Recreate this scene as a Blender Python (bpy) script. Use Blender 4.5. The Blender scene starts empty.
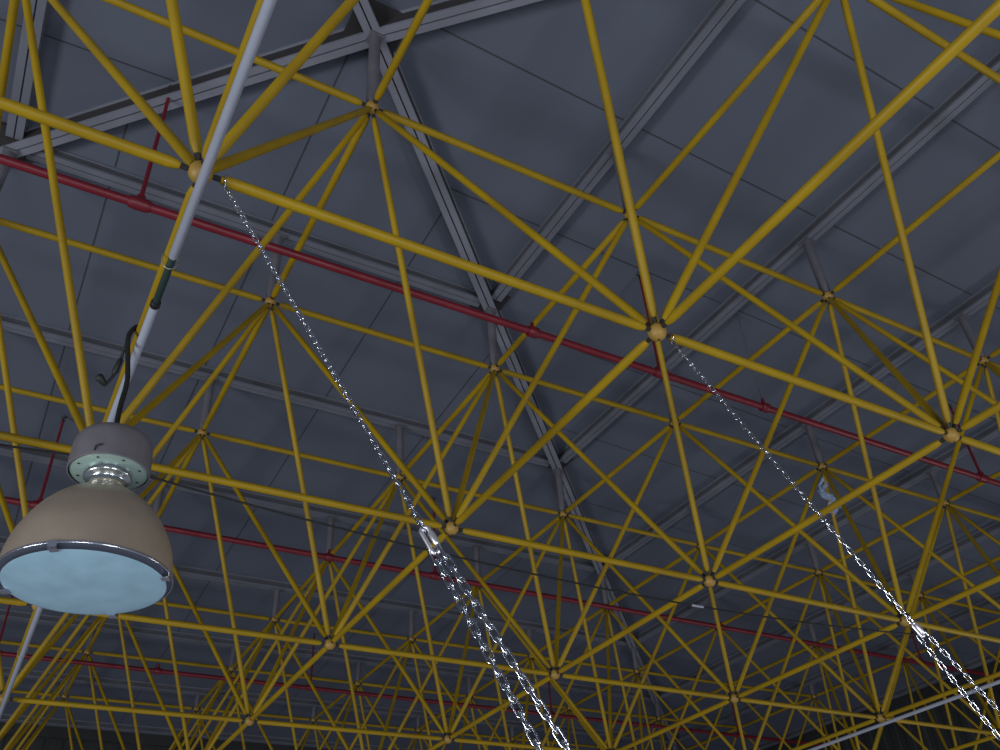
import bpy, bmesh, math, random
from mathutils import Vector, Matrix, Quaternion
random.seed(7)
sc = bpy.context.scene
col = sc.collection
A = 1.63            # one bay of the roof frame, metres
ZB = 6.0            # height of the frame's lower layer
H = 1.117           # depth of the frame, in bays

def W(u, v, z):     # bays -> metres
    return Vector((u * A, v * A, z * A + ZB))

# ------------------------------------------------------------------ camera
R0 = Vector((0.86841009, -0.49211965, -0.06068077))
R1 = Vector((0.2567185, 0.55092846, -0.79408654))
R2 = Vector((0.42421636, 0.67401489, 0.60476806))
CAM = Vector((-0.10973603, -1.09729687, -1.23945737))
cd = bpy.data.cameras.new('camera')
cd.sensor_width = 36.0
cd.lens = 36.0 * 884.155 / 1000.0
cd.clip_start, cd.clip_end = 0.05, 200
cam = bpy.data.objects.new('camera', cd)
col.objects.link(cam)
mr = Matrix((R0, -R1, -R2)).transposed().to_4x4()
mr.translation = W(*CAM)
cam.matrix_world = mr
sc.camera = cam

# ------------------------------------------------------------------ exposure
sc.view_settings.view_transform = 'Standard'
sc.view_settings.look = 'None'
sc.view_settings.gamma = 1.0
sc.view_settings.use_curve_mapping = False
sc.view_settings.exposure = -0.32

# ------------------------------------------------------------------ world: dim daylight coming up off the hall floor
wd = bpy.data.worlds.new('hall_daylight')
sc.world = wd
wd.use_nodes = True
nt = wd.node_tree
nt.nodes.clear()
tc = nt.nodes.new('ShaderNodeTexCoord')
sep = nt.nodes.new('ShaderNodeSeparateXYZ')
nt.links.new(tc.outputs['Generated'], sep.inputs[0])
rz = nt.nodes.new('ShaderNodeValToRGB')
mz = nt.nodes.new('ShaderNodeMapRange')
mz.inputs['From Min'].default_value = -1
mz.inputs['From Max'].default_value = 1
nt.links.new(sep.outputs['Z'], mz.inputs['Value'])
nt.links.new(mz.outputs[0], rz.inputs[0])
e = rz.color_ramp.elements
e[0].position = 0.0
e[0].color = (0.20, 0.205, 0.25, 1)
e[1].position = 0.62
e[1].color = (0.01, 0.011, 0.015, 1)
x = e.new(0.30); x.color = (0.19, 0.195, 0.24, 1)
x = e.new(0.47); x.color = (0.07, 0.075, 0.095, 1)
dt = nt.nodes.new('ShaderNodeVectorMath'); dt.operation = 'DOT_PRODUCT'
nt.links.new(tc.outputs['Generated'], dt.inputs[0])
dt.inputs[1].default_value = (0.55, -0.83, 0)
ms = nt.nodes.new('ShaderNodeMapRange')
ms.inputs['From Min'].default_value = -1
ms.inputs['From Max'].default_value = 1
ms.inputs['To Min'].default_value = 0.45
ms.inputs['To Max'].default_value = 1.35
nt.links.new(dt.outputs['Value'], ms.inputs['Value'])
bg = nt.nodes.new('ShaderNodeBackground')
nt.links.new(rz.outputs[0], bg.inputs['Color'])
nt.links.new(ms.outputs[0], bg.inputs['Strength'])
ow = nt.nodes.new('ShaderNodeOutputWorld')
nt.links.new(bg.outputs[0], ow.inputs[0])

# ------------------------------------------------------------------ area lights added out of view for falloff, side light and glints
def added_area_light(name, p, target, sx, sy, power, color):
    ld = bpy.data.lights.new(name, 'AREA')
    ld.shape = 'RECTANGLE'
    ld.size, ld.size_y = sx, sy
    ld.energy = power
    ld.color = color
    o = bpy.data.objects.new(name, ld)
    col.objects.link(o)
    o.location = W(*p)
    d = W(*target) - W(*p)
    o.rotation_euler = d.to_track_quat('-Z', 'Y').to_euler()
    return o
added_area_light('added_area_light', (-6.4, -0.3, -3.9), (2.0, 1.0, 0.2), 5.0, 2.4, 1050, (0.96, 0.99, 1.0))
added_area_light('added_area_light', (1.6, -4.3, -2.8), (0.8, 0.6, 0.5), 2.4, 1.2, 270, (0.93, 0.97, 1.0))
added_area_light('added_area_light', (-1.6, -4.3, -2.8), (0.4, 0.6, 0.5), 2.4, 1.2, 230, (0.9, 0.95, 1.0))
added_area_light('added_area_light', (7.3, -0.6, -2.4), (2.0, 0.8, 0.4), 2.6, 1.0, 130, (0.97, 0.99, 1.0))

# ------------------------------------------------------------------ materials
def mat(name, color, rough=0.5, metal=0.0, noise=0.0, nscale=8.0, spec=0.5, col2=None):
    m = bpy.data.materials.new(name)
    m.use_nodes = True
    n = m.node_tree
    b = n.nodes['Principled BSDF']
    b.inputs['Base Color'].default_value = (*color, 1)
    b.inputs['Roughness'].default_value = rough
    b.inputs['Metallic'].default_value = metal
    b.inputs['Specular IOR Level'].default_value = spec
    if noise or col2:
        t = n.nodes.new('ShaderNodeTexCoord')
        no = n.nodes.new('ShaderNodeTexNoise')
        no.inputs['Scale'].default_value = nscale
        no.inputs['Detail'].default_value = 4
        n.links.new(t.outputs['Object'], no.inputs['Vector'])
        mx = n.nodes.new('ShaderNodeMix'); mx.data_type = 'RGBA'
        c2 = col2 or tuple(c * (1 - noise) for c in color)
        mx.inputs[6].default_value = (*color, 1)
        mx.inputs[7].default_value = (*c2, 1)
        rp = n.nodes.new('ShaderNodeMapRange')
        rp.inputs['From Min'].default_value = 0.35
        rp.inputs['From Max'].default_value = 0.7
        n.links.new(no.outputs['Fac'], rp.inputs['Value'])
        n.links.new(rp.outputs[0], mx.inputs[0])
        n.links.new(mx.outputs[2], b.inputs['Base Color'])
    return m

M_yel = mat('yellow_paint', (0.330, 0.214, 0.003), 0.5, 0, col2=(0.25, 0.157, 0.004), nscale=3, spec=0.3)
M_ball = mat('yellow_ball_paint', (0.38, 0.235, 0.045), 0.5, 0, col2=(0.28, 0.165, 0.03), nscale=9)
M_sleeve = mat('dark_bolt_steel', (0.035, 0.03, 0.025), 0.5, 0.3)
M_post = mat('grey_post_steel', (0.13, 0.125, 0.15), 0.6, 0, 0.25, 5)
M_rail = mat('pale_rail_steel', (0.20, 0.21, 0.255), 0.5, 0.0, 0.2, 3)
M_web = mat('dark_rail_web', (0.035, 0.032, 0.036), 0.7, 0, 0.3, 4)  # shade inside the hip channels, put into the web colour
M_web2 = mat('grey_rail_web', (0.085, 0.088, 0.105), 0.7, 0, 0.3, 4)  # milder painted channel shade for the purlin webs
M_rail2 = mat('grey_purlin_steel', (0.155, 0.166, 0.205), 0.5, 0.0, 0.2, 3)
M_red = mat('red_pipe_paint', (0.165, 0.006, 0.016), 0.45, 0, 0.25, 4)
M_white = mat('white_plastic', (0.31, 0.335, 0.41), 0.4, 0, 0.08, 6)
M_green = mat('dark_green_hose', (0.012, 0.03, 0.028), 0.55)
M_black = mat('black_rubber', (0.006, 0.006, 0.007), 0.6)
M_chain = mat('galvanised_chain', (0.72, 0.76, 0.84), 0.13, 1.0)
M_clip = mat('polished_clip', (0.85, 0.83, 0.88), 0.3, 0.85)
M_tie = mat('wire_tie_steel', (0.4, 0.38, 0.34), 0.4, 0.6)
M_wall = mat('dark_wall_cladding', (0.03, 0.032, 0.034), 0.7, 0, 0.3, 1.5)
M_house = mat('grey_lamp_housing', (0.145, 0.136, 0.155), 0.55, 0.1, 0.15, 20)
M_disc = mat('polished_green_grey_plate', (0.33, 0.45, 0.41), 0.35, 0.35)
M_collar = mat('polished_collar', (0.62, 0.70, 0.74), 0.18, 0.9)
M_bell = mat('tan_spun_reflector', (0.56, 0.46, 0.36), 0.38, 0.6, 0.14, 10)
M_rim = mat('polished_rim', (0.62, 0.64, 0.72), 0.2, 0.9)
M_lens = mat('pale_blue_glass', (0.31, 0.49, 0.61), 0.3, 0, 0.18, 12)
M_inner = mat('inner_reflector', (0.10, 0.115, 0.16), 0.3, 0.5)
M_hole = mat('bolt_hole', (0.01, 0.008, 0.006), 0.8)

def film_material():
    m = bpy.data.materials.new('clear_film')
    m.use_nodes = True
    b = m.node_tree.nodes['Principled BSDF']
    b.inputs['Base Color'].default_value = (0.45, 0.60, 0.85, 1)
    b.inputs['Roughness'].default_value = 0.15
    b.inputs['Alpha'].default_value = 0.45
    return m
M_film = film_material()

def ceiling_material():
    m = bpy.data.materials.new('grey_roof_panels')
    m.use_nodes = True
    n = m.node_tree
    L = n.links.new
    b = n.nodes['Principled BSDF']
    b.inputs['Roughness'].default_value = 0.75
    b.inputs['Specular IOR Level'].default_value = 0.3
    t = n.nodes.new('ShaderNodeTexCoord')
    s = n.nodes.new('ShaderNodeSeparateXYZ')
    L(t.outputs['Object'], s.inputs[0])
    def M(op, a, bb=None):
        q = n.nodes.new('ShaderNodeMath'); q.operation = op
        for i, v in enumerate((a, bb)):
            if v is None: continue
            if isinstance(v, (int, float)): q.inputs[i].default_value = v
            else: L(v, q.inputs[i])
        return q.outputs[0]
    X, Y = s.outputs['X'], s.outputs['Y']          # object origin is the apex
    side = M('GREATER_THAN', M('ABSOLUTE', X), M('ABSOLUTE', Y))
    sx = M('FRACT', M('DIVIDE', M('ADD', X, (0.5 - 0.457 + 0.0035) * A + 40 * 0.615 * A), 0.615 * A))
    sy = M('FRACT', M('DIVIDE', M('ADD', Y, (0.5 - 0.401 + 0.0035) * A + 40 * 0.607 * A), 0.607 * A))
    lx = M('LESS_THAN', sx, 0.012)
    ly = M('LESS_THAN', sy, 0.012)
    line = M('ADD', M('MULTIPLY', ly, side), M('MULTIPLY', lx, M('SUBTRACT', 1.0, side)))
    no = n.nodes.new('ShaderNodeTexNoise'); no.inputs['Scale'].default_value = 0.9; no.inputs['Detail'].default_value = 5
    L(t.outputs['Object'], no.inputs['Vector'])
    mx = n.nodes.new('ShaderNodeMix'); mx.data_type = 'RGBA'
    mx.inputs[6].default_value = (0.104, 0.121, 0.162, 1)
    mx.inputs[7].default_value = (0.092, 0.105, 0.140, 1)
    L(no.outputs['Fac'], mx.inputs[0])
    m2 = n.nodes.new('ShaderNodeMix'); m2.data_type = 'RGBA'
    L(line, m2.inputs[0]); L(mx.outputs[2], m2.inputs[6]); m2.inputs[7].default_value = (0.045, 0.048, 0.058, 1)
    L(m2.outputs[2], b.inputs['Base Color'])
    return m
M_ceil = ceiling_material()

# ------------------------------------------------------------------ mesh helpers (all in metres, world coordinates)
class MB:
    def __init__(s): s.v = []; s.f = []; s.m = []; s.sm = []
    def add(s, vs, fs, mi=0, smooth=True):
        o = len(s.v)
        s.v += [Vector(p) for p in vs]
        for f in fs:
            s.f.append(tuple(i + o for i in f)); s.m.append(mi); s.sm.append(smooth)
    def prof(s, p, q, pr, n=12, mi=0, cap=True, smooth=True):
        """body of revolution: axis p->q, pr = list of (distance from p, radius)"""
        p, q = Vector(p), Vector(q)
        d = (q - p).normalized()
        a = d.orthogonal().normalized(); b = d.cross(a)
        vs = []
        for t, r in pr:
            for k in range(n):
                w = 2 * math.pi * k / n
                vs.append(p + d * t + (a * math.cos(w) + b * math.sin(w)) * r)
        fs = []
        for i in range(len(pr) - 1):
            for k in range(n):
                k2 = (k + 1) % n
                fs.append((i * n + k, i * n + k2, (i + 1) * n + k2, (i + 1) * n + k))
        s.add(vs, fs, mi, smooth)
        if cap:
            s.add(vs[:n], [tuple(range(n))[::-1]], mi, False)
            s.add(vs[-n:], [tuple(range(n))], mi, False)
    def tube(s, pts, r, n=8, mi=0):
        pts = [Vector(p) for p in pts]
        prev = None; vs = []
        for i, p in enumerate(pts):
            d = (pts[min(i + 1, len(pts) - 1)] - pts[max(i - 1, 0)]).normalized()
            if prev is None: a = d.orthogonal().normalized()
            else: a = (prev - d * prev.dot(d)).normalized()
            prev = a; b = d.cross(a)
            for k in range(n):
                w = 2 * math.pi * k / n
                vs.append(p + (a * math.cos(w) + b * math.sin(w)) * r)
        fs = []
        for i in range(len(pts) - 1):
            for k in range(n):
                k2 = (k + 1) % n
                fs.append((i * n + k, i * n + k2, (i + 1) * n + k2, (i + 1) * n + k))
        s.add(vs, fs, mi)
        s.add(vs[:n], [tuple(range(n))[::-1]], mi, False)
        s.add(vs[-n:], [tuple(range(n))], mi, False)
    def sphere(s, c, r, nu=16, nv=10, mi=0):
        c = Vector(c); vs = [c + Vector((0, 0, r))]
        for i in range(1, nv):
            th = math.pi * i / nv
            for k in range(nu):
                w = 2 * math.pi * k / nu
                vs.append(c + Vector((math.sin(th) * math.cos(w), math.sin(th) * math.sin(w), math.cos(th))) * r)
        vs.append(c - Vector((0, 0, r)))
        fs = [(0, 1 + k, 1 + (k + 1) % nu) for k in range(nu)]
        for i in range(nv - 2):
            for k in range(nu):
                k2 = (k + 1) % nu
                a = 1 + i * nu
                fs.append((a + k, a + nu + k, a + nu + k2, a + k2))
        l = len(vs) - 1; a = 1 + (nv - 2) * nu
        fs += [(a + k, l, a + (k + 1) % nu) for k in range(nu)]
        s.add(vs, fs, mi)
    def beam(s, p, q, w, h, up=Vector((0, 0, 1)), off=0.0, mi=0):
        """box from p to q, width w, its top face on the line p-q, height h hanging below, sideways offset off"""
        p, q = Vector(p), Vector(q)
        d = (q - p).normalized(); sd = d.cross(up).normalized(); u = sd.cross(d)
        vs = []
        for e_ in (p, q):
            for a, b in ((-1, 0), (1, 0), (1, -1), (-1, -1)):
                vs.append(e_ + sd * (off + a * w / 2) + u * b * h)
        s.add(vs, [(0, 1, 2, 3), (7, 6, 5, 4), (0, 4, 5, 1), (1, 5, 6, 2), (2, 6, 7, 3), (3, 7, 4, 0)], mi, False)

WL = {}
def build(name, mb, mats, parent=None, loc=None):
    if not isinstance(mats, (list, tuple)): mats = [mats]
    if loc is None:
        loc = sum(mb.v, Vector()) / len(mb.v)
    me = bpy.data.meshes.new(name)
    me.from_pydata([p - loc for p in mb.v], [], mb.f)
    for m in mats: me.materials.append(m)
    me.polygons.foreach_set('material_index', mb.m)
    me.polygons.foreach_set('use_smooth', mb.sm)
    bm = bmesh.new(); bm.from_mesh(me)
    bmesh.ops.recalc_face_normals(bm, faces=bm.faces[:])
    bm.to_mesh(me); bm.free()
    me.update()
    o = bpy.data.objects.new(name, me)
    col.objects.link(o)
    if parent:
        o.parent = parent; o.location = loc - WL[parent]
    else: o.location = loc
    WL[o] = Vector(loc)
    return o
def empty(name, loc, label, cat, group=None):
    o = bpy.data.objects.new(name, None)
    o.empty_display_size = 0.1
    col.objects.link(o)
    o.location = loc; WL[o] = Vector(loc)
    tag(o, label, cat, group)
    return o
def tag(o, label, cat, group=None):
    o['label'] = label; o['category'] = cat
    if group: o['group'] = group
def struct(o):
    o['kind'] = 'structure'; return o
def stuff(o):
    o['kind'] = 'stuff'; return o

def pix(p):            # bays -> picture position and depth, used only to choose which members can be seen
    d = Vector(p) - CAM
    z = d.dot(R2)
    if z < 0.05: return None
    return 500 + 884.155 * d.dot(R0) / z, 375 + 884.155 * d.dot(R1) / z, z
def seen(p, q, mg=220):
    for k in range(9):
        t = k / 8
        r = pix(Vector(p).lerp(Vector(q), t))
        if r and -mg < r[0] < 1000 + mg and -mg < r[1] < 750 + mg: return True
    return False
def near(p, q):
    """shown size: length in the frame over distance"""
    tot = 0
    for k in range(9):
        r = pix(Vector(p).lerp(Vector(q), k / 8))
        if r: tot += (1.0 if -10 < r[0] < 1010 and -10 < r[1] < 760 else 0.02) / r[2] ** 2
    return tot

# ------------------------------------------------------------------ roof: shallow pyramid of grey panels, apex over (0.5, 0.5)
EDGE = 7.2
SL = 0.05
def zr(u, v): return H + 0.462 - SL * max(abs(u - 0.5), abs(v - 0.5))
ap = W(0.5, 0.5, zr(0.5, 0.5))
mb = MB()
c4 = [W(0.5 + a * EDGE, 0.5 + b * EDGE, zr(0.5 + EDGE, 0.5)) for a, b in ((1, 1), (-1, 1), (-1, -1), (1, -1))]
th = Vector((0, 0, 0.08))
vs = [ap] + c4 + [ap + th] + [c + th for c in c4]
fs = [(0, 1 + k, 1 + (k + 1) % 4) for k in range(4)] + [(5, 6 + (k + 1) % 4, 6 + k) for k in range(4)]
fs += [(1 + k, 6 + k, 6 + (k + 1) % 4, 1 + (k + 1) % 4) for k in range(4)]
mb.add(vs, fs, 0, False)
struct(build('ceiling', mb, M_ceil, None, ap))

# hip rafters and purlins: pairs of channels with a slot between them
ntrim = [0]
def rail(p, q, w, h, slot=0.006, web=None, flange=None):
    """two channels back to back: pale flanges below and above, webs set back between them, coloured darker to paint in the channel shade"""
    ntrim[0] += 1
    mb = MB()
    p, q = W(*p), W(*q)
    up = Vector((0, 0, 1))
    hw = (w - slot) * A / 2
    t = 0.010 * A
    for s in (-1, 1):
        o_ = s * (hw + slot * A) / 2
        mb.beam(p, q, hw, t, off=o_)
        mb.beam(p - up * (h * A - t), q - up * (h * A - t), hw, t, off=o_)
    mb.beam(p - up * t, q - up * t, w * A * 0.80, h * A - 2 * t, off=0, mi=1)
    struct(build('trim_%d' % ntrim[0], mb, [flange or M_rail, web or M_web]))
for a, b in ((1, 1), (-1, 1), (-1, -1), (1, -1)):
    n_ = EDGE if (a, b) != (-1, -1) else 3
    rail((0.5, 0.5, zr(0.5, 0.5)), (0.5 + a * n_, 0.5 + b * n_, zr(0.5 + n_, 0.5)), 0.056, 0.075)
for k in range(1, 8):
    if k > EDGE: break
    for ax, sg in (('u', 1), ('v', 1), ('u', -1), ('v', -1)):
        z = zr(0.5 + k, 0.5)
        g = k - 0.05
        if ax == 'u': p, q = (0.5 + sg * k, 0.5 - g, z), (0.5 + sg * k, 0.5 + g, z)
        else: p, q = (0.5 - g, 0.5 + sg * k, z), (0.5 + g, 0.5 + sg * k, z)
        if not seen(p, q): continue
        rail(p, q, 0.056, 0.05, 0.005, M_web2, M_rail2)

# dark gusset plates where the rafters and purlins meet along the hips
def gusset(u, v, s):
    ntrim[0] += 1
    mb = MB()
    z = zr(u, v) - 0.022
    mb.prof(W(u, v, z), W(u, v, z + 0.01), [(0, s * A), (0.006 * A, s * A)], 4, smooth=False)
    struct(build('trim_%d' % ntrim[0], mb, M_web))
gusset(0.5, 0.5, 0.13)
for k in (1, 2, 3):
    for a, b in ((1, 1), (-1, 1)):
        gusset(0.5 + a * k, 0.5 + b * k, 0.10)

# dark eave beams and the two far walls
def wall(name, p, q, ztop, zbot):
    mb = MB()
    p, q = Vector(p), Vector(q)
    d = (q - p).normalized(); nrm = d.cross(Vector((0, 0, 1)))
    L_ = (q - p).length
    n_ = int(L_ / 0.25)
    prof_ = []
    for i in range(n_ + 1):
        t = i * L_ / n_
        prof_ += [(t, 0.0), (t + 0.10, 0.0), (t + 0.13, 0.012), (t + 0.22, 0.012)]
    vs = []
    for t, o in prof_:
        b = p + d * t + nrm * o
        vs += [Vector((b.x, b.y, ztop)), Vector((b.x, b.y, zbot))]
    fs = [(2 * i, 2 * i + 1, 2 * i + 3, 2 * i + 2) for i in range(len(prof_) - 1)]
    mb.add(vs, fs, 0, False)
    o = struct(build(name, mb, M_wall))
    md = o.modifiers.new('thick', 'SOLIDIFY'); md.thickness = 0.06; md.offset = 0
    return o
eu = 0.5 + EDGE + 0.12
zt = W(0, 0, zr(0.5 + EDGE, 0.5)).z + 0.12
zb = W(0, 0, -1.5).z
c1, c2, c3 = W(-6.9, eu, 0), W(eu, eu, 0), W(eu, -6.9, 0)
wall('wall_left', c1, c2, zt, zb)
wall('wall_right', c2, c3, zt, zb)
for nm, p, q in (('left', (-6.9, eu - 0.16), (eu - 0.16, eu - 0.16)), ('right', (eu - 0.16, eu - 0.3), (eu - 0.16, -6.9))):
    ntrim[0] += 1
    mb = MB()
    z = zr(0.5 + EDGE, 0.5)
    mb.beam(W(*p, z), W(*q, z), 0.05 * A, 0.10 * A)
    struct(build('trim_%d' % ntrim[0], mb, M_wall))

# ------------------------------------------------------------------ the yellow space frame: one bolted structure
frame = empty('space_frame', W(0.5, 0.5, 0),
              'yellow tubular steel space frame of struts and ball nodes under the grey roof', 'roof frame')
RB, RD, RT = 0.0105, 0.0102, 0.0122          # tube radii
BALL_B, BALL_T = 0.0212, 0.022
LO = range(-6, 8); UP = [i + 0.5 for i in range(-7, 8)]
lim = lambda x: -7.2 < x < 7.2
mem = {'bottom_chord': [], 'top_chord': [], 'diagonal_brace': []}
nodes_b, nodes_t = set(), set()
for i in LO:
    for j in LO:
        for di, dj in ((1, 0), (0, 1)):
            if i + di in LO and j + dj in LO: mem['bottom_chord'].append(((i, j, 0), (i + di, j + dj, 0)))
        for a in (-0.5, 0.5):
            for b in (-0.5, 0.5):
                if lim(i + a) and lim(j + b): mem['diagonal_brace'].append(((i + a, j + b, H), (i, j, 0)))
for i in UP:
    for j in UP:
        for di, dj in ((1, 0), (0, 1)):
            if lim(i + di) and lim(j + dj): mem['top_chord'].append(((i, j, H), (i + di, j + dj, H)))
RAD = {'bottom_chord': RB, 'top_chord': RT, 'diagonal_brace': RD}
def member(mb, p, q, r, lod):
    P, Q = W(*p), W(*q)
    L_ = (Q - P).length
    r *= A
    g = 0.035 * A; c = 0.020 * A
    n = (16, 10, 6)[lod]
    mb.prof(P, Q, [(g, r * 0.60), (g + c * 0.35, r * 0.82), (g + c, r), (L_ - g - c, r), (L_ - g - c * 0.35, r * 0.82), (L_ - g, r * 0.60)], n)
def sleeve(mb, p, q, r, mi=0, n=6):
    P, Q = W(*p), W(*q)
    r *= A
    mb.prof(P, Q, [(0.014 * A, r * 0.40), (0.035 * A, r * 0.40)], 8, mi)
    mb.prof(P, Q, [(0.0235 * A, r * 0.58), (0.0345 * A, r * 0.58)], n, mi, smooth=False)
for kind in ('bottom_chord', 'top_chord', 'diagonal_brace'):
    ms_ = [m for m in mem[kind] if seen(*m)]
    ms_.sort(key=lambda m: -near(*m))
    rest = MB()
    r = RAD[kind]
    for idx, (p, q) in enumerate(ms_):
        (nodes_b if p[2] == 0 else nodes_t).add(p)
        (nodes_b if q[2] == 0 else nodes_t).add(q)
        if idx < 100:
            mb = MB()
            member(mb, p, q, r, 0 if idx < 40 else 1)
            detailed = idx < 34
            if not detailed:
                sleeve(mb, p, q, r, 1); sleeve(mb, q, p, r, 1)
            o = build(kind, mb, [M_yel, M_sleeve], frame, (W(*p) + W(*q)) / 2)
            if detailed:
                for a, b in ((p, q), (q, p)):
                    s_ = MB(); sleeve(s_, a, b, r, 0)
                    so = build('sleeve_nut', s_, M_sleeve, o)
        else:
            member(rest, p, q, r, 2); sleeve(rest, p, q, r, 1, 5); sleeve(rest, q, p, r, 1, 5)
    if rest.v: stuff(build(kind + 's_far', rest, [M_yel, M_sleeve], frame)).name = {'bottom_chord': 'distant_bottom_chords', 'top_chord': 'distant_top_chords', 'diagonal_brace': 'distant_diagonal_braces'}[kind]
balls = [(p, BALL_B) for p in nodes_b] + [(p, BALL_T) for p in nodes_t]
balls.sort(key=lambda b: -near(b[0], b[0]))
rest = MB()
for idx, (p, r) in enumerate(balls):
    c = W(*p)
    mb = MB() if idx < 100 else rest
    mb.sphere(c, r * A, 20 if idx < 40 else 10, 12 if idx < 40 else 7)
    if idx < 40:                                   # the threaded hole in the ball's underside
        mb.prof(c - Vector((0, 0, r * A * 1.004)), c - Vector((0, 0, r * A * 0.9)), [(0, r * A * 0.13), (0.01, r * A * 0.13)], 10, 1)
    if idx < 100: build('node_ball', mb, [M_ball, M_hole], frame, c)
if rest.v: stuff(build('distant_node_balls', rest, [M_ball, M_hole], frame))
# short grey posts that carry the purlins
posts = [p for p in nodes_t if seen(p, p, 120)]
posts.sort(key=lambda p: -near(p, p))
rest = MB()
for idx, p in enumerate(posts):
    u, v, _ = p
    top = zr(u, v) - (0.076 if abs(abs(u - 0.5) - abs(v - 0.5)) < 0.1 else 0.051)
    mb = MB() if idx < 100 else rest
    rr = 0.0195 * A
    hgt = (top - H - 0.018) * A
    if hgt < 0.02: continue
    mb.prof(W(u, v, H + 0.018), W(u, v, top), [(0, rr * 0.7), (0.012 * A, rr), (hgt, rr)], 14)
    mb.prof(W(u, v, top - 0.008), W(u, v, top), [(0, rr * 1.75), (0.008 * A, rr * 1.75)], 4, smooth=False)
    if idx < 100: build('roof_post', mb, M_post, frame, W(u, v, H + 0.018))
if rest.v: stuff(build('distant_roof_posts', rest, M_post, frame))

# ------------------------------------------------------------------ red sprinkler pipes
def pipe(v, u0, u1, tees, clamps, label):
    z = 0.93
    r = 0.0148
    root = empty('sprinkler_pipe', W(u0, v, z), label, 'pipe', 'red sprinkler pipes under the roof')
    mb = MB()
    mb.prof(W(u0, v, z), W(u1, v, z), [(0, r * A), ((u1 - u0) * A, r * A)], 14)
    build('pipe', mb, M_red, root)
    for u in tees:
        mb = MB()
        mb.prof(W(u - 0.032, v, z), W(u + 0.032, v, z), [(0, r * 1.25 * A), (0.01 * A, r * 1.45 * A), (0.054 * A, r * 1.45 * A), (0.064 * A, r * 1.25 * A)], 14)
        mb.prof(W(u, v, z), W(u, v, z + 0.035), [(0, r * 1.0 * A), (0.035 * A, r * 0.9 * A)], 12)
        build('tee_fitting', mb, M_red, root)
        zt_ = zr(u, v) - 0.035
        mb = MB()
        mb.prof(W(u, v, z), W(u, v, zt_), [(0.03 * A, 0.0072 * A), ((zt_ - z) * A, 0.0062 * A)], 10)
        b = build('branch_pipe', mb, M_red, root)
        mb = MB()
        mb.prof(W(u, v, zt_), W(u, v, zt_ + 0.03), [(0, 0.008 * A), (0.006 * A, 0.008 * A), (0.008 * A, 0.004 * A), (0.022 * A, 0.004 * A), (0.023 * A, 0.011 * A), (0.026 * A, 0.011 * A)], 10)
        build('sprinkler_head', mb, M_sleeve, b)
    for u, rod in clamps:
        mb = MB()
        mb.prof(W(u - 0.022, v, z), W(u + 0.022, v, z), [(0, r * 1.3 * A), (0.006 * A, r * 1.5 * A), (0.038 * A, r * 1.5 * A), (0.044 * A, r * 1.3 * A)], 14)
        mb.prof(W(u, v, z), W(u, v, z + 0.045), [(0, r * 0.5 * A), (0.045 * A, r * 0.5 * A)], 8)
        build('coupling', mb, M_red, root)
        if rod:
            zt_ = zr(u, v) - 0.004
            mb = MB()
            mb.prof(W(u, v, z), W(u, v, zt_), [(0.02 * A, 0.004 * A), ((zt_ - z) * A, 0.004 * A)], 8)
            build('hanger_rod', mb, M_post, root)
pipe(1.031, -3.4, 7.2, (-2.123, -0.053, 2.011, 4.095, 6.154), ((1.393, False), (2.59, True)), 'nearest red sprinkler pipe, crossing the whole picture behind both chains')
pipe(3.133, -3.4, 7.2, (-2.123, -0.072, 2.011, 4.151, 6.201), ((1.371, False),), 'middle red sprinkler pipe, running behind the reflector of the bell lamp')
pipe(5.183, -3.4, 7.2, (-2.123, -0.054, 2.011, 4.095, 6.154), ((0.934, False),), 'farthest red sprinkler pipe, lowest of the three in the picture')

# ------------------------------------------------------------------ white conduits tied under two lower chords
def conduit_seg(root, u, v0, v1, name='conduit_pipe', m=None, r=0.0086):
    mb = MB()
    du, dz = 0.0040, -0.0302
    mb.prof(W(u + du, v0, dz), W(u + du, v1, dz), [(0, r * A * 0.9), (0.002 * A, r * A), ((v1 - v0 - 0.002) * A, r * A), ((v1 - v0) * A, r * A * 0.9)], 16)
    return build(name, mb, m or M_white, root)
def tie(root, u, v):
    mb = MB()
    pts = [W(u + 0.002 + 0.0150 * math.cos(w), v + 0.004 * math.sin(w), -0.0145 + 0.0270 * math.sin(w)) for w in [2 * math.pi * k / 20 for k in range(21)]]
    mb.tube(pts, 0.0012 * A, 6)
    build('wire_tie', mb, M_tie, root)
c_near = empty('conduit', W(0, -2, -0.0215), 'white conduit with a dark green hose joint, tied under the chord above the bell lamp', 'conduit')
conduit_seg(c_near, 0, -1.4, 0.194)
conduit_seg(c_near, 0, 0.338, 6.9)
h = conduit_seg(c_near, 0, 0.194, 0.338, 'hose_joint', M_green, 0.0070); h['label'] = 'dark green flexible hose joint'
h = conduit_seg(c_near, 0, 0.330, 0.346, 'end_collar', M_black, 0.0098); h['label'] = 'black collar'
for v in (0.220, 1.4, 2.4, -0.5): tie(c_near, 0, v)
c_far = empty('conduit', W(4, -1, -0.0215), 'plain white conduit tied under the chord in the lower right corner', 'conduit')
conduit_seg(c_far, 4, -0.5, 6.9)
for v in (0.5, 1.45, 2.6): tie(c_far, 4, v)

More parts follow.
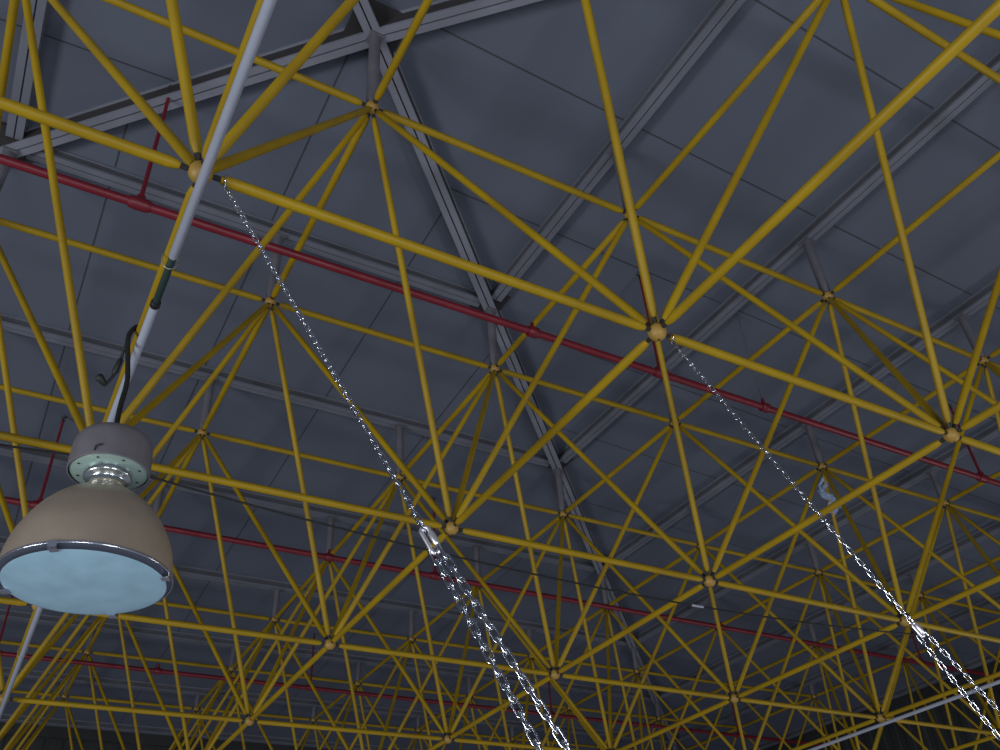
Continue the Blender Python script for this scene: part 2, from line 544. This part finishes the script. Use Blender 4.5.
# ------------------------------------------------------------------ thin black cable sagging along a lower chord
cab = empty('cable', W(0, 1, -0.013), 'thin black cable with a white tag, sagging just below a yellow chord', 'cable')
mb = MB()
pts = []
def sag(u0, u1, z0, z1, s, n=24):
    out = []
    for k in range(n + 1):
        t = k / n
        out.append(W(u0 + (u1 - u0) * t, 1.0 + 0.0, z0 + (z1 - z0) * t - 4 * s * t * (1 - t)))
    return out
pts = sag(-3.0, -0.04, -0.013, -0.013, 0.06) + sag(-0.04, 3.02, -0.013, -0.05, 0.072, 40)[1:]
pts += [W(3.03, 1.0, -0.045), W(3.02, 1.0, -0.0215)]
mb.tube(pts, 0.0030 * A, 6)
build('cable_cord', mb, M_black, cab)
mb = MB()
def on_cable(u): 
    t = (u + 0.04) / 3.06
    return Vector((u, 1.0, -0.013 - 0.037 * t - 4 * 0.072 * t * (1 - t)))
a_, b_ = on_cable(1.895), on_cable(1.945)
mb.prof(W(*a_), W(*b_), [(0, 0.0042 * A), (0.049 * A, 0.0042 * A)], 8)
t_ = build('cable_tag', mb, M_white, cab); t_['label'] = 'white tag'

# ------------------------------------------------------------------ chains
PITCH = 0.0182
def link_mesh(f):
    mb = MB()
    hl, hw, r = 0.0122 * A * f, 0.0043 * A * f, 0.00155 * A * f     # centre-line half length, half width, wire radius
    s = hl - hw
    pts = []
    for k in range(9):
        w = -math.pi / 2 + math.pi * k / 8
        pts.append(Vector((hw * math.sin(w), 0, s + hw * math.cos(w))))
    for k in range(9):
        w = math.pi / 2 + math.pi * k / 8
        pts.append(Vector((hw * math.sin(w), 0, -s + hw * math.cos(w))))
    n = 8; N = len(pts); vs = []
    for i, p in enumerate(pts):
        d = (pts[(i + 1) % N] - pts[i - 1]).normalized()
        a = Vector((0, 1, 0)); b = d.cross(a)
        for k in range(n):
            w = 2 * math.pi * k / n
            vs.append(p + (a * math.cos(w) + b * math.sin(w)) * r)
    fs = []
    for i in range(N):
        for k in range(n):
            k2 = (k + 1) % n; j = (i + 1) % N
            fs.append((i * n + k, i * n + k2, j * n + k2, j * n + k))
    me = bpy.data.meshes.new('chain_link')
    me.from_pydata(vs, [], fs)
    me.materials.append(M_chain)
    me.polygons.foreach_set('use_smooth', [True] * len(fs))
    me.update()
    return me
LINK = {1: link_mesh(1.04), 0: link_mesh(0.78), 2: link_mesh(0.74)}
DIR = Vector((0.839, -0.371, -1.829)).normalized()
def put_links(root, path, n, start=0, twist=0.0, kind=1):
    """path(k) gives link centres in bays"""
    for k in range(n):
        p0, p1 = Vector(path(k - 0.5)), Vector(path(k + 0.5))
        c = W(*path(k)); d = W(*p1) - W(*p0)
        o = bpy.data.objects.new('link', LINK[kind])
        col.objects.link(o)
        o.parent = root; o.location = c - WL[root]
        q = d.to_track_quat('Z', 'X')
        ang = (math.pi / 2 if (k + start) % 2 else 0) + twist + random.uniform(-0.16, 0.16)
        o.rotation_mode = 'QUATERNION'
        o.rotation_quaternion = q @ Quaternion((0, 0, 1), ang)
def clip_mesh(c, d, side, hl, hw, r):
    mb = MB()
    pts = []
    s = hl - hw
    for k in range(9):
        w = -math.pi / 2 + math.pi * k / 8
        pts.append(side * hw * math.sin(w) - d * (s + hw * math.cos(w)))
    for k in range(9):
        w = math.pi / 2 + math.pi * k / 8
        pts.append(side * hw * math.sin(w) - d * (-s + hw * math.cos(w)))
    pts.append(pts[0])
    mb.tube([c + p for p in pts], r, 10)
    return mb
def chain_set(start, s_clip, clip_hl, n_low, spread, texts, sag_amt, DIR, kind_low):
    S = Vector(start)
    side = (R0 - DIR * R0.dot(DIR)).normalized()
    PU = 0.0134
    PL = PITCH if kind_low == 1 else 0.0131
    n_up = int(round((s_clip - clip_hl) / PU))
    up = empty('chain', W(*S), texts[0], 'chain')
    pth = lambda k: S + DIR * (PU * (k + 0.3)) + Vector((0, 0, -1)) * sag_amt * 4 * ((k / n_up) * (1 - k / n_up))
    # a steel eye holding the top link on the bolt of the node
    mb = MB()
    a0 = W(*start) - DIR * 0.004 * A
    ring = [a0 + Vector((0.004 * math.sin(w) * A, 0.012 * math.sin(w) * A, 0.012 * math.cos(w) * A + 0.012 * A)) for w in [2 * math.pi * k / 14 for k in range(15)]]
    mb.tube(ring, 0.0016 * A, 7)
    build('top_eye', mb, M_chain, up)
    put_links(up, pth, n_up, 0, 0.6, 0)
    end = pth(n_up - 0.5)
    cc = end + DIR * (clip_hl * 0.82)
    mb = clip_mesh(W(*cc), DIR, side, clip_hl * A, clip_hl * 0.26 * A, 0.0031 * A)
    clip = empty('carabiner', W(*cc), texts[1], 'carabiner')
    build('clip_body', mb, M_clip, clip)
    mb = MB()
    g = W(*cc) + side * clip_hl * 0.26 * A
    mb.prof(g - DIR * 0.011 * A, g + DIR * 0.011 * A, [(0, 0.0036 * A), (0.003 * A, 0.0049 * A), (0.019 * A, 0.0049 * A), (0.022 * A, 0.0036 * A)], 8)
    build('locking_sleeve', mb, M_clip, clip)
    low0 = cc + DIR * (clip_hl * 0.82)
    lo = empty('chain', W(*low0), texts[2], 'chain')
    for sg in (-1, 1):
        f = lambda k: low0 + DIR * (PL * (k + 0.35)) + side * (sg * ((0.0060 if kind_low == 1 else 0.0085) + spread * (k * PL)) + 0.006 * k * PL)
        put_links(lo, f, n_low, 0 if sg < 0 else 1, 0.6, kind_low)
chain_set((0.046, 0.0, -0.016), 0.765, 0.0205, 25, 0.029,
          ('single strand of shiny steel chain slanting down from the upper left node',
           'long silver clip joining the left chain to its doubled lower strands',
           'doubled shiny steel chain hanging from the clip at bottom centre'), 0.0, Vector((0.857, -0.371, -1.829)).normalized(), 1)
chain_set((1.042, 0.0, -0.016), 0.752, 0.0135, 32, 0.048,
          ('single strand of thin steel chain slanting down from the centre right node',
           'small silver clip joining the right chain to its doubled lower strands',
           'doubled steel chain hanging from the small clip at lower right'), 0.002, DIR, 2)

# ------------------------------------------------------------------ high-bay lamp
LU, LV = 0.006, 0.45
zrim = -0.566
lamp = empty('high_bay_lamp', W(LU, LV, zrim), 'bell shaped high bay lamp with tan reflector and pale blue glass, hanging unlit at left', 'lamp')
def lathe(pr, n=64, mi=0, m=None, name='part', parent=None, cap=False):
    mb = MB()
    vs = []; fs = []
    base = W(LU, LV, zrim)
    for h_, r_ in pr:
        for k in range(n):
            w = 2 * math.pi * k / n
            vs.append(base + Vector((r_ * A * math.cos(w), r_ * A * math.sin(w), h_ * A)))
    for i in range(len(pr) - 1):
        for k in range(n):
            k2 = (k + 1) % n
            fs.append((i * n + k, i * n + k2, (i + 1) * n + k2, (i + 1) * n + k))
    mb.add(vs, fs)
    if cap:
        mb.add(vs[:n], [tuple(range(n))], 0, False); mb.add(vs[-n:], [tuple(range(n))], 0, False)
    return build(name, mb, m, parent)
def dense(pr, k=6):
    """smooth interpolation through profile points"""
    out = []
    P = [pr[0]] + list(pr) + [pr[-1]]
    for i in range(1, len(P) - 2):
        for s in range(k):
            t = s / k
            v = []
            for c in (0, 1):
                p0, p1, p2, p3 = (P[i - 1][c], P[i][c], P[i + 1][c], P[i + 2][c])
                v.append(0.5 * (2 * p1 + (p2 - p0) * t + (2 * p0 - 5 * p1 + 4 * p2 - p3) * t * t + (3 * p1 - p0 - 3 * p2 + p3) * t ** 3))
            out.append(tuple(v))
    out.append(pr[-1])
    return out
bell_out = dense([(0.004, 0.1385), (0.030, 0.1360), (0.060, 0.1295), (0.090, 0.1165), (0.118, 0.1000), (0.142, 0.0785), (0.160, 0.0560), (0.173, 0.0385), (0.184, 0.0305)])
bell_in = [(h_ - 0.003, r_ - 0.003) for h_, r_ in reversed(bell_out)]
refl = lathe(bell_out + bell_in + [bell_out[0]], m=M_bell, name='reflector', parent=lamp)
lathe(dense([(-0.001, 0.1375), (-0.0012, 0.1394), (0.001, 0.1402), (0.0035, 0.1396), (0.0035, 0.1370), (-0.001, 0.1375)], 3), m=M_rim, name='rim_ring', parent=lamp)
lathe([(0.001, 0.1380), (-0.0080, 0.1300), (-0.0045, 0.1290), (0.004, 0.1370)], m=M_inner, name='inner_ring', parent=lamp)
lathe(dense([(-0.0075, 0.1302), (-0.0098, 0.116), (-0.0130, 0.085), (-0.0150, 0.045), (-0.0156, 0.0005)]), m=M_lens, name='glass_lens', parent=lamp)
for k in range(4):
    w = k * math.pi / 2 + math.atan2(-0.49, 0.868) + 0.02
    d = Vector((math.cos(w), math.sin(w), 0)); s_ = Vector((-math.sin(w), math.cos(w), 0))
    base = W(LU, LV, zrim)
    mb = MB()
    for r0, r1, z0, z1, hw in ((0.127, 0.1415, -0.0110, -0.0085, 0.0070), (0.1398, 0.1415, -0.0110, 0.0035, 0.0070)):
        vs = [base + (d * r + s_ * y) * A + Vector((0, 0, z)) * A for r in (r0, r1) for y in (-hw, hw) for z in (z0, z1)]
        mb.add(vs, [(0, 1, 3, 2), (4, 6, 7, 5), (0, 4, 5, 1), (2, 3, 7, 6), (0, 2, 6, 4), (1, 5, 7, 3)], 0, False)
    build('lens_clip', mb, M_rim, lamp)
lathe([(0.181, 0.0300), (0.190, 0.0300), (0.1945, 0.0325), (0.1960, 0.0400), (0.1985, 0.0420), (0.2140, 0.0420)], m=M_collar, name='collar', parent=lamp)
HB = 0.211
plate = lathe([(HB, 0.0), (HB, 0.0665), (HB + 0.003, 0.0685)], m=M_disc, name='base_plate', parent=lamp)
for k in range(8):
    w = 2 * math.pi * k / 8 + 0.3
    base = W(LU, LV, zrim) + Vector((0.056 * math.cos(w), 0.056 * math.sin(w), HB - 0.0012)) * A
    mb = MB(); mb.prof(base, base + Vector((0, 0, 1)), [(0, 0.0022 * A), (0.002 * A, 0.0022 * A)], 8)
    build('screw', mb, M_sleeve, plate)
house = lathe(dense([(HB - 0.002, 0.0685), (HB - 0.002, 0.0705), (HB + 0.002, 0.0712), (HB + 0.030, 0.0710), (HB + 0.055, 0.0690), (HB + 0.069, 0.0630), (HB + 0.076, 0.052), (HB + 0.079, 0.030), (HB + 0.0795, 0.0005)], 4), m=M_house, name='housing', parent=lamp)
# small bent handle on the housing's side, towards the hall
dl = (CAM - Vector((LU, LV, 0))); dl.z = 0; dl.normalize()
dl = Quaternion((0, 0, 1), -0.32) @ dl
sl = Vector((-dl.y, dl.x, 0))
hb = Vector((LU, LV, zrim + HB))
mb = MB()
mb.tube([W(*(hb + dl * 0.0712 + sl * -0.008 + Vector((0, 0, 0.004)))), W(*(hb + dl * 0.0735 + sl * -0.006 + Vector((0, 0, 0.012)))), W(*(hb + dl * 0.0738 + sl * 0.000 + Vector((0, 0, 0.015)))), W(*(hb + dl * 0.0725 + sl * 0.005 + Vector((0, 0, 0.0155))))], 0.0016 * A, 6)
build('latch', mb, M_black, house)
# hook on the top, and the cord that carries the lamp
top = zrim + HB + 0.0795
mb = MB()
mb.prof(W(LU, LV, top - 0.004), W(LU, LV, top + 0.03), [(0, 0.012 * A), (0.012 * A, 0.012 * A), (0.013 * A, 0.007 * A), (0.03 * A, 0.006 * A)], 12)
build('cable_gland', mb, M_black, lamp)
mb = MB()
K = [(LU - 0.010, LV + 0.006, top + 0.012), (-0.0050, 0.4660, -0.2200), (-0.0050, 0.4695, -0.1902), (-0.0037, 0.4709, -0.1348), (-0.0115, 0.4731, -0.0823), (-0.0214, 0.4727, -0.0252), (-0.0150, 0.4727, 0.0020), (-0.004, 0.474, 0.0150), (0.008, 0.475, 0.0125)]
def cr(K, k=8):
    P = [K[0]] + list(K) + [K[-1]]; out = []
    for i in range(1, len(P) - 2):
        for s in range(k):
            t = s / k
            out.append(tuple(0.5 * (2 * P[i][c] + (P[i + 1][c] - P[i - 1][c]) * t + (2 * P[i - 1][c] - 5 * P[i][c] + 4 * P[i + 1][c] - P[i + 2][c]) * t * t + (3 * P[i][c] - P[i - 1][c] - 3 * P[i + 1][c] + P[i + 2][c]) * t ** 3) for c in (0, 1, 2)))
    out.append(tuple(K[-1])); return out
mb.tube([W(*p) for p in cr(K)], 0.0052 * A, 10)
cord = build('suspension_cord', mb, M_black, lamp)
# the lamp hangs a little askew, swung about its rim; its cord stays where it is tied
tilt = Quaternion(R2, math.radians(-1.9))
lamp.rotation_mode = 'QUATERNION'; lamp.rotation_quaternion = tilt
cord.rotation_mode = 'QUATERNION'; cord.rotation_quaternion = tilt.inverted()
cord.location = tilt.inverted() @ (WL[cord] - WL[lamp])
# loose lead hooked over the chord beside the lamp's cord
ld_ = empty('lead', W(0, 0.5, 0), 'loose black lead with a plug end, dangling left of the cord above the bell lamp', 'cable')
K2 = [(0.006, 0.479, 0.0150), (-0.012, 0.4783, 0.0060), (-0.0209, 0.4783, -0.0235), (-0.0239, 0.5072, -0.0620), (-0.0289, 0.5226, -0.0921), (-0.0398, 0.5324, -0.1120)]
mb = MB(); mb.tube([W(*p) for p in cr(K2)], 0.0030 * A, 8)
build('lead_cord', mb, M_black, ld_)
mb = MB(); p_, q_ = W(-0.0228, 0.5023, -0.0573), W(-0.0286, 0.5209, -0.0905)
mb.prof(p_, q_, [(0, 0.003 * A), (0.004 * A, 0.0052 * A), (0.030 * A, 0.0068 * A), (0.037 * A, 0.004 * A)], 10)
build('cord_sleeve', mb, M_black, ld_)
mb = MB(); p_, q_ = W(-0.0366, 0.532, -0.1138), W(-0.0576, 0.5219, -0.0985)
mb.prof(p_, q_, [(0, 0.003 * A), (0.006 * A, 0.0058 * A), (0.018 * A, 0.0082 * A), (0.024 * A, 0.0082 * A), (0.028 * A, 0.004 * A)], 10)
build('plug', mb, M_black, ld_)

# ------------------------------------------------------------------ scrap of clear film caught on the frame
mb = MB()
c = Vector((3.46, 1.49, 0.92))
n_ = 12
vs = []; fs = []
rnd = random.Random(3)
for i in range(n_):
    for j in range(n_):
        a = (i / (n_ - 1) - 0.5); b = (j / (n_ - 1) - 0.5)
        vs.append(W(c.x + a * 0.08 + rnd.uniform(-.012, .012), c.y + a * 0.03 + rnd.uniform(-.02, .02) + 0.03 * math.sin(7 * b), c.z + b * 0.17 + rnd.uniform(-.012, .012)))
for i in range(n_ - 1):
    for j in range(n_ - 1):
        if rnd.random() < 0.12: continue
        fs.append((i * n_ + j, (i + 1) * n_ + j, (i + 1) * n_ + j + 1, i * n_ + j + 1))
mb.add(vs, fs, 0, False)
o = build('plastic_film', mb, M_film)
tag(o, 'scrap of pale blue clear plastic film caught on the frame beside the right chain', 'plastic film')
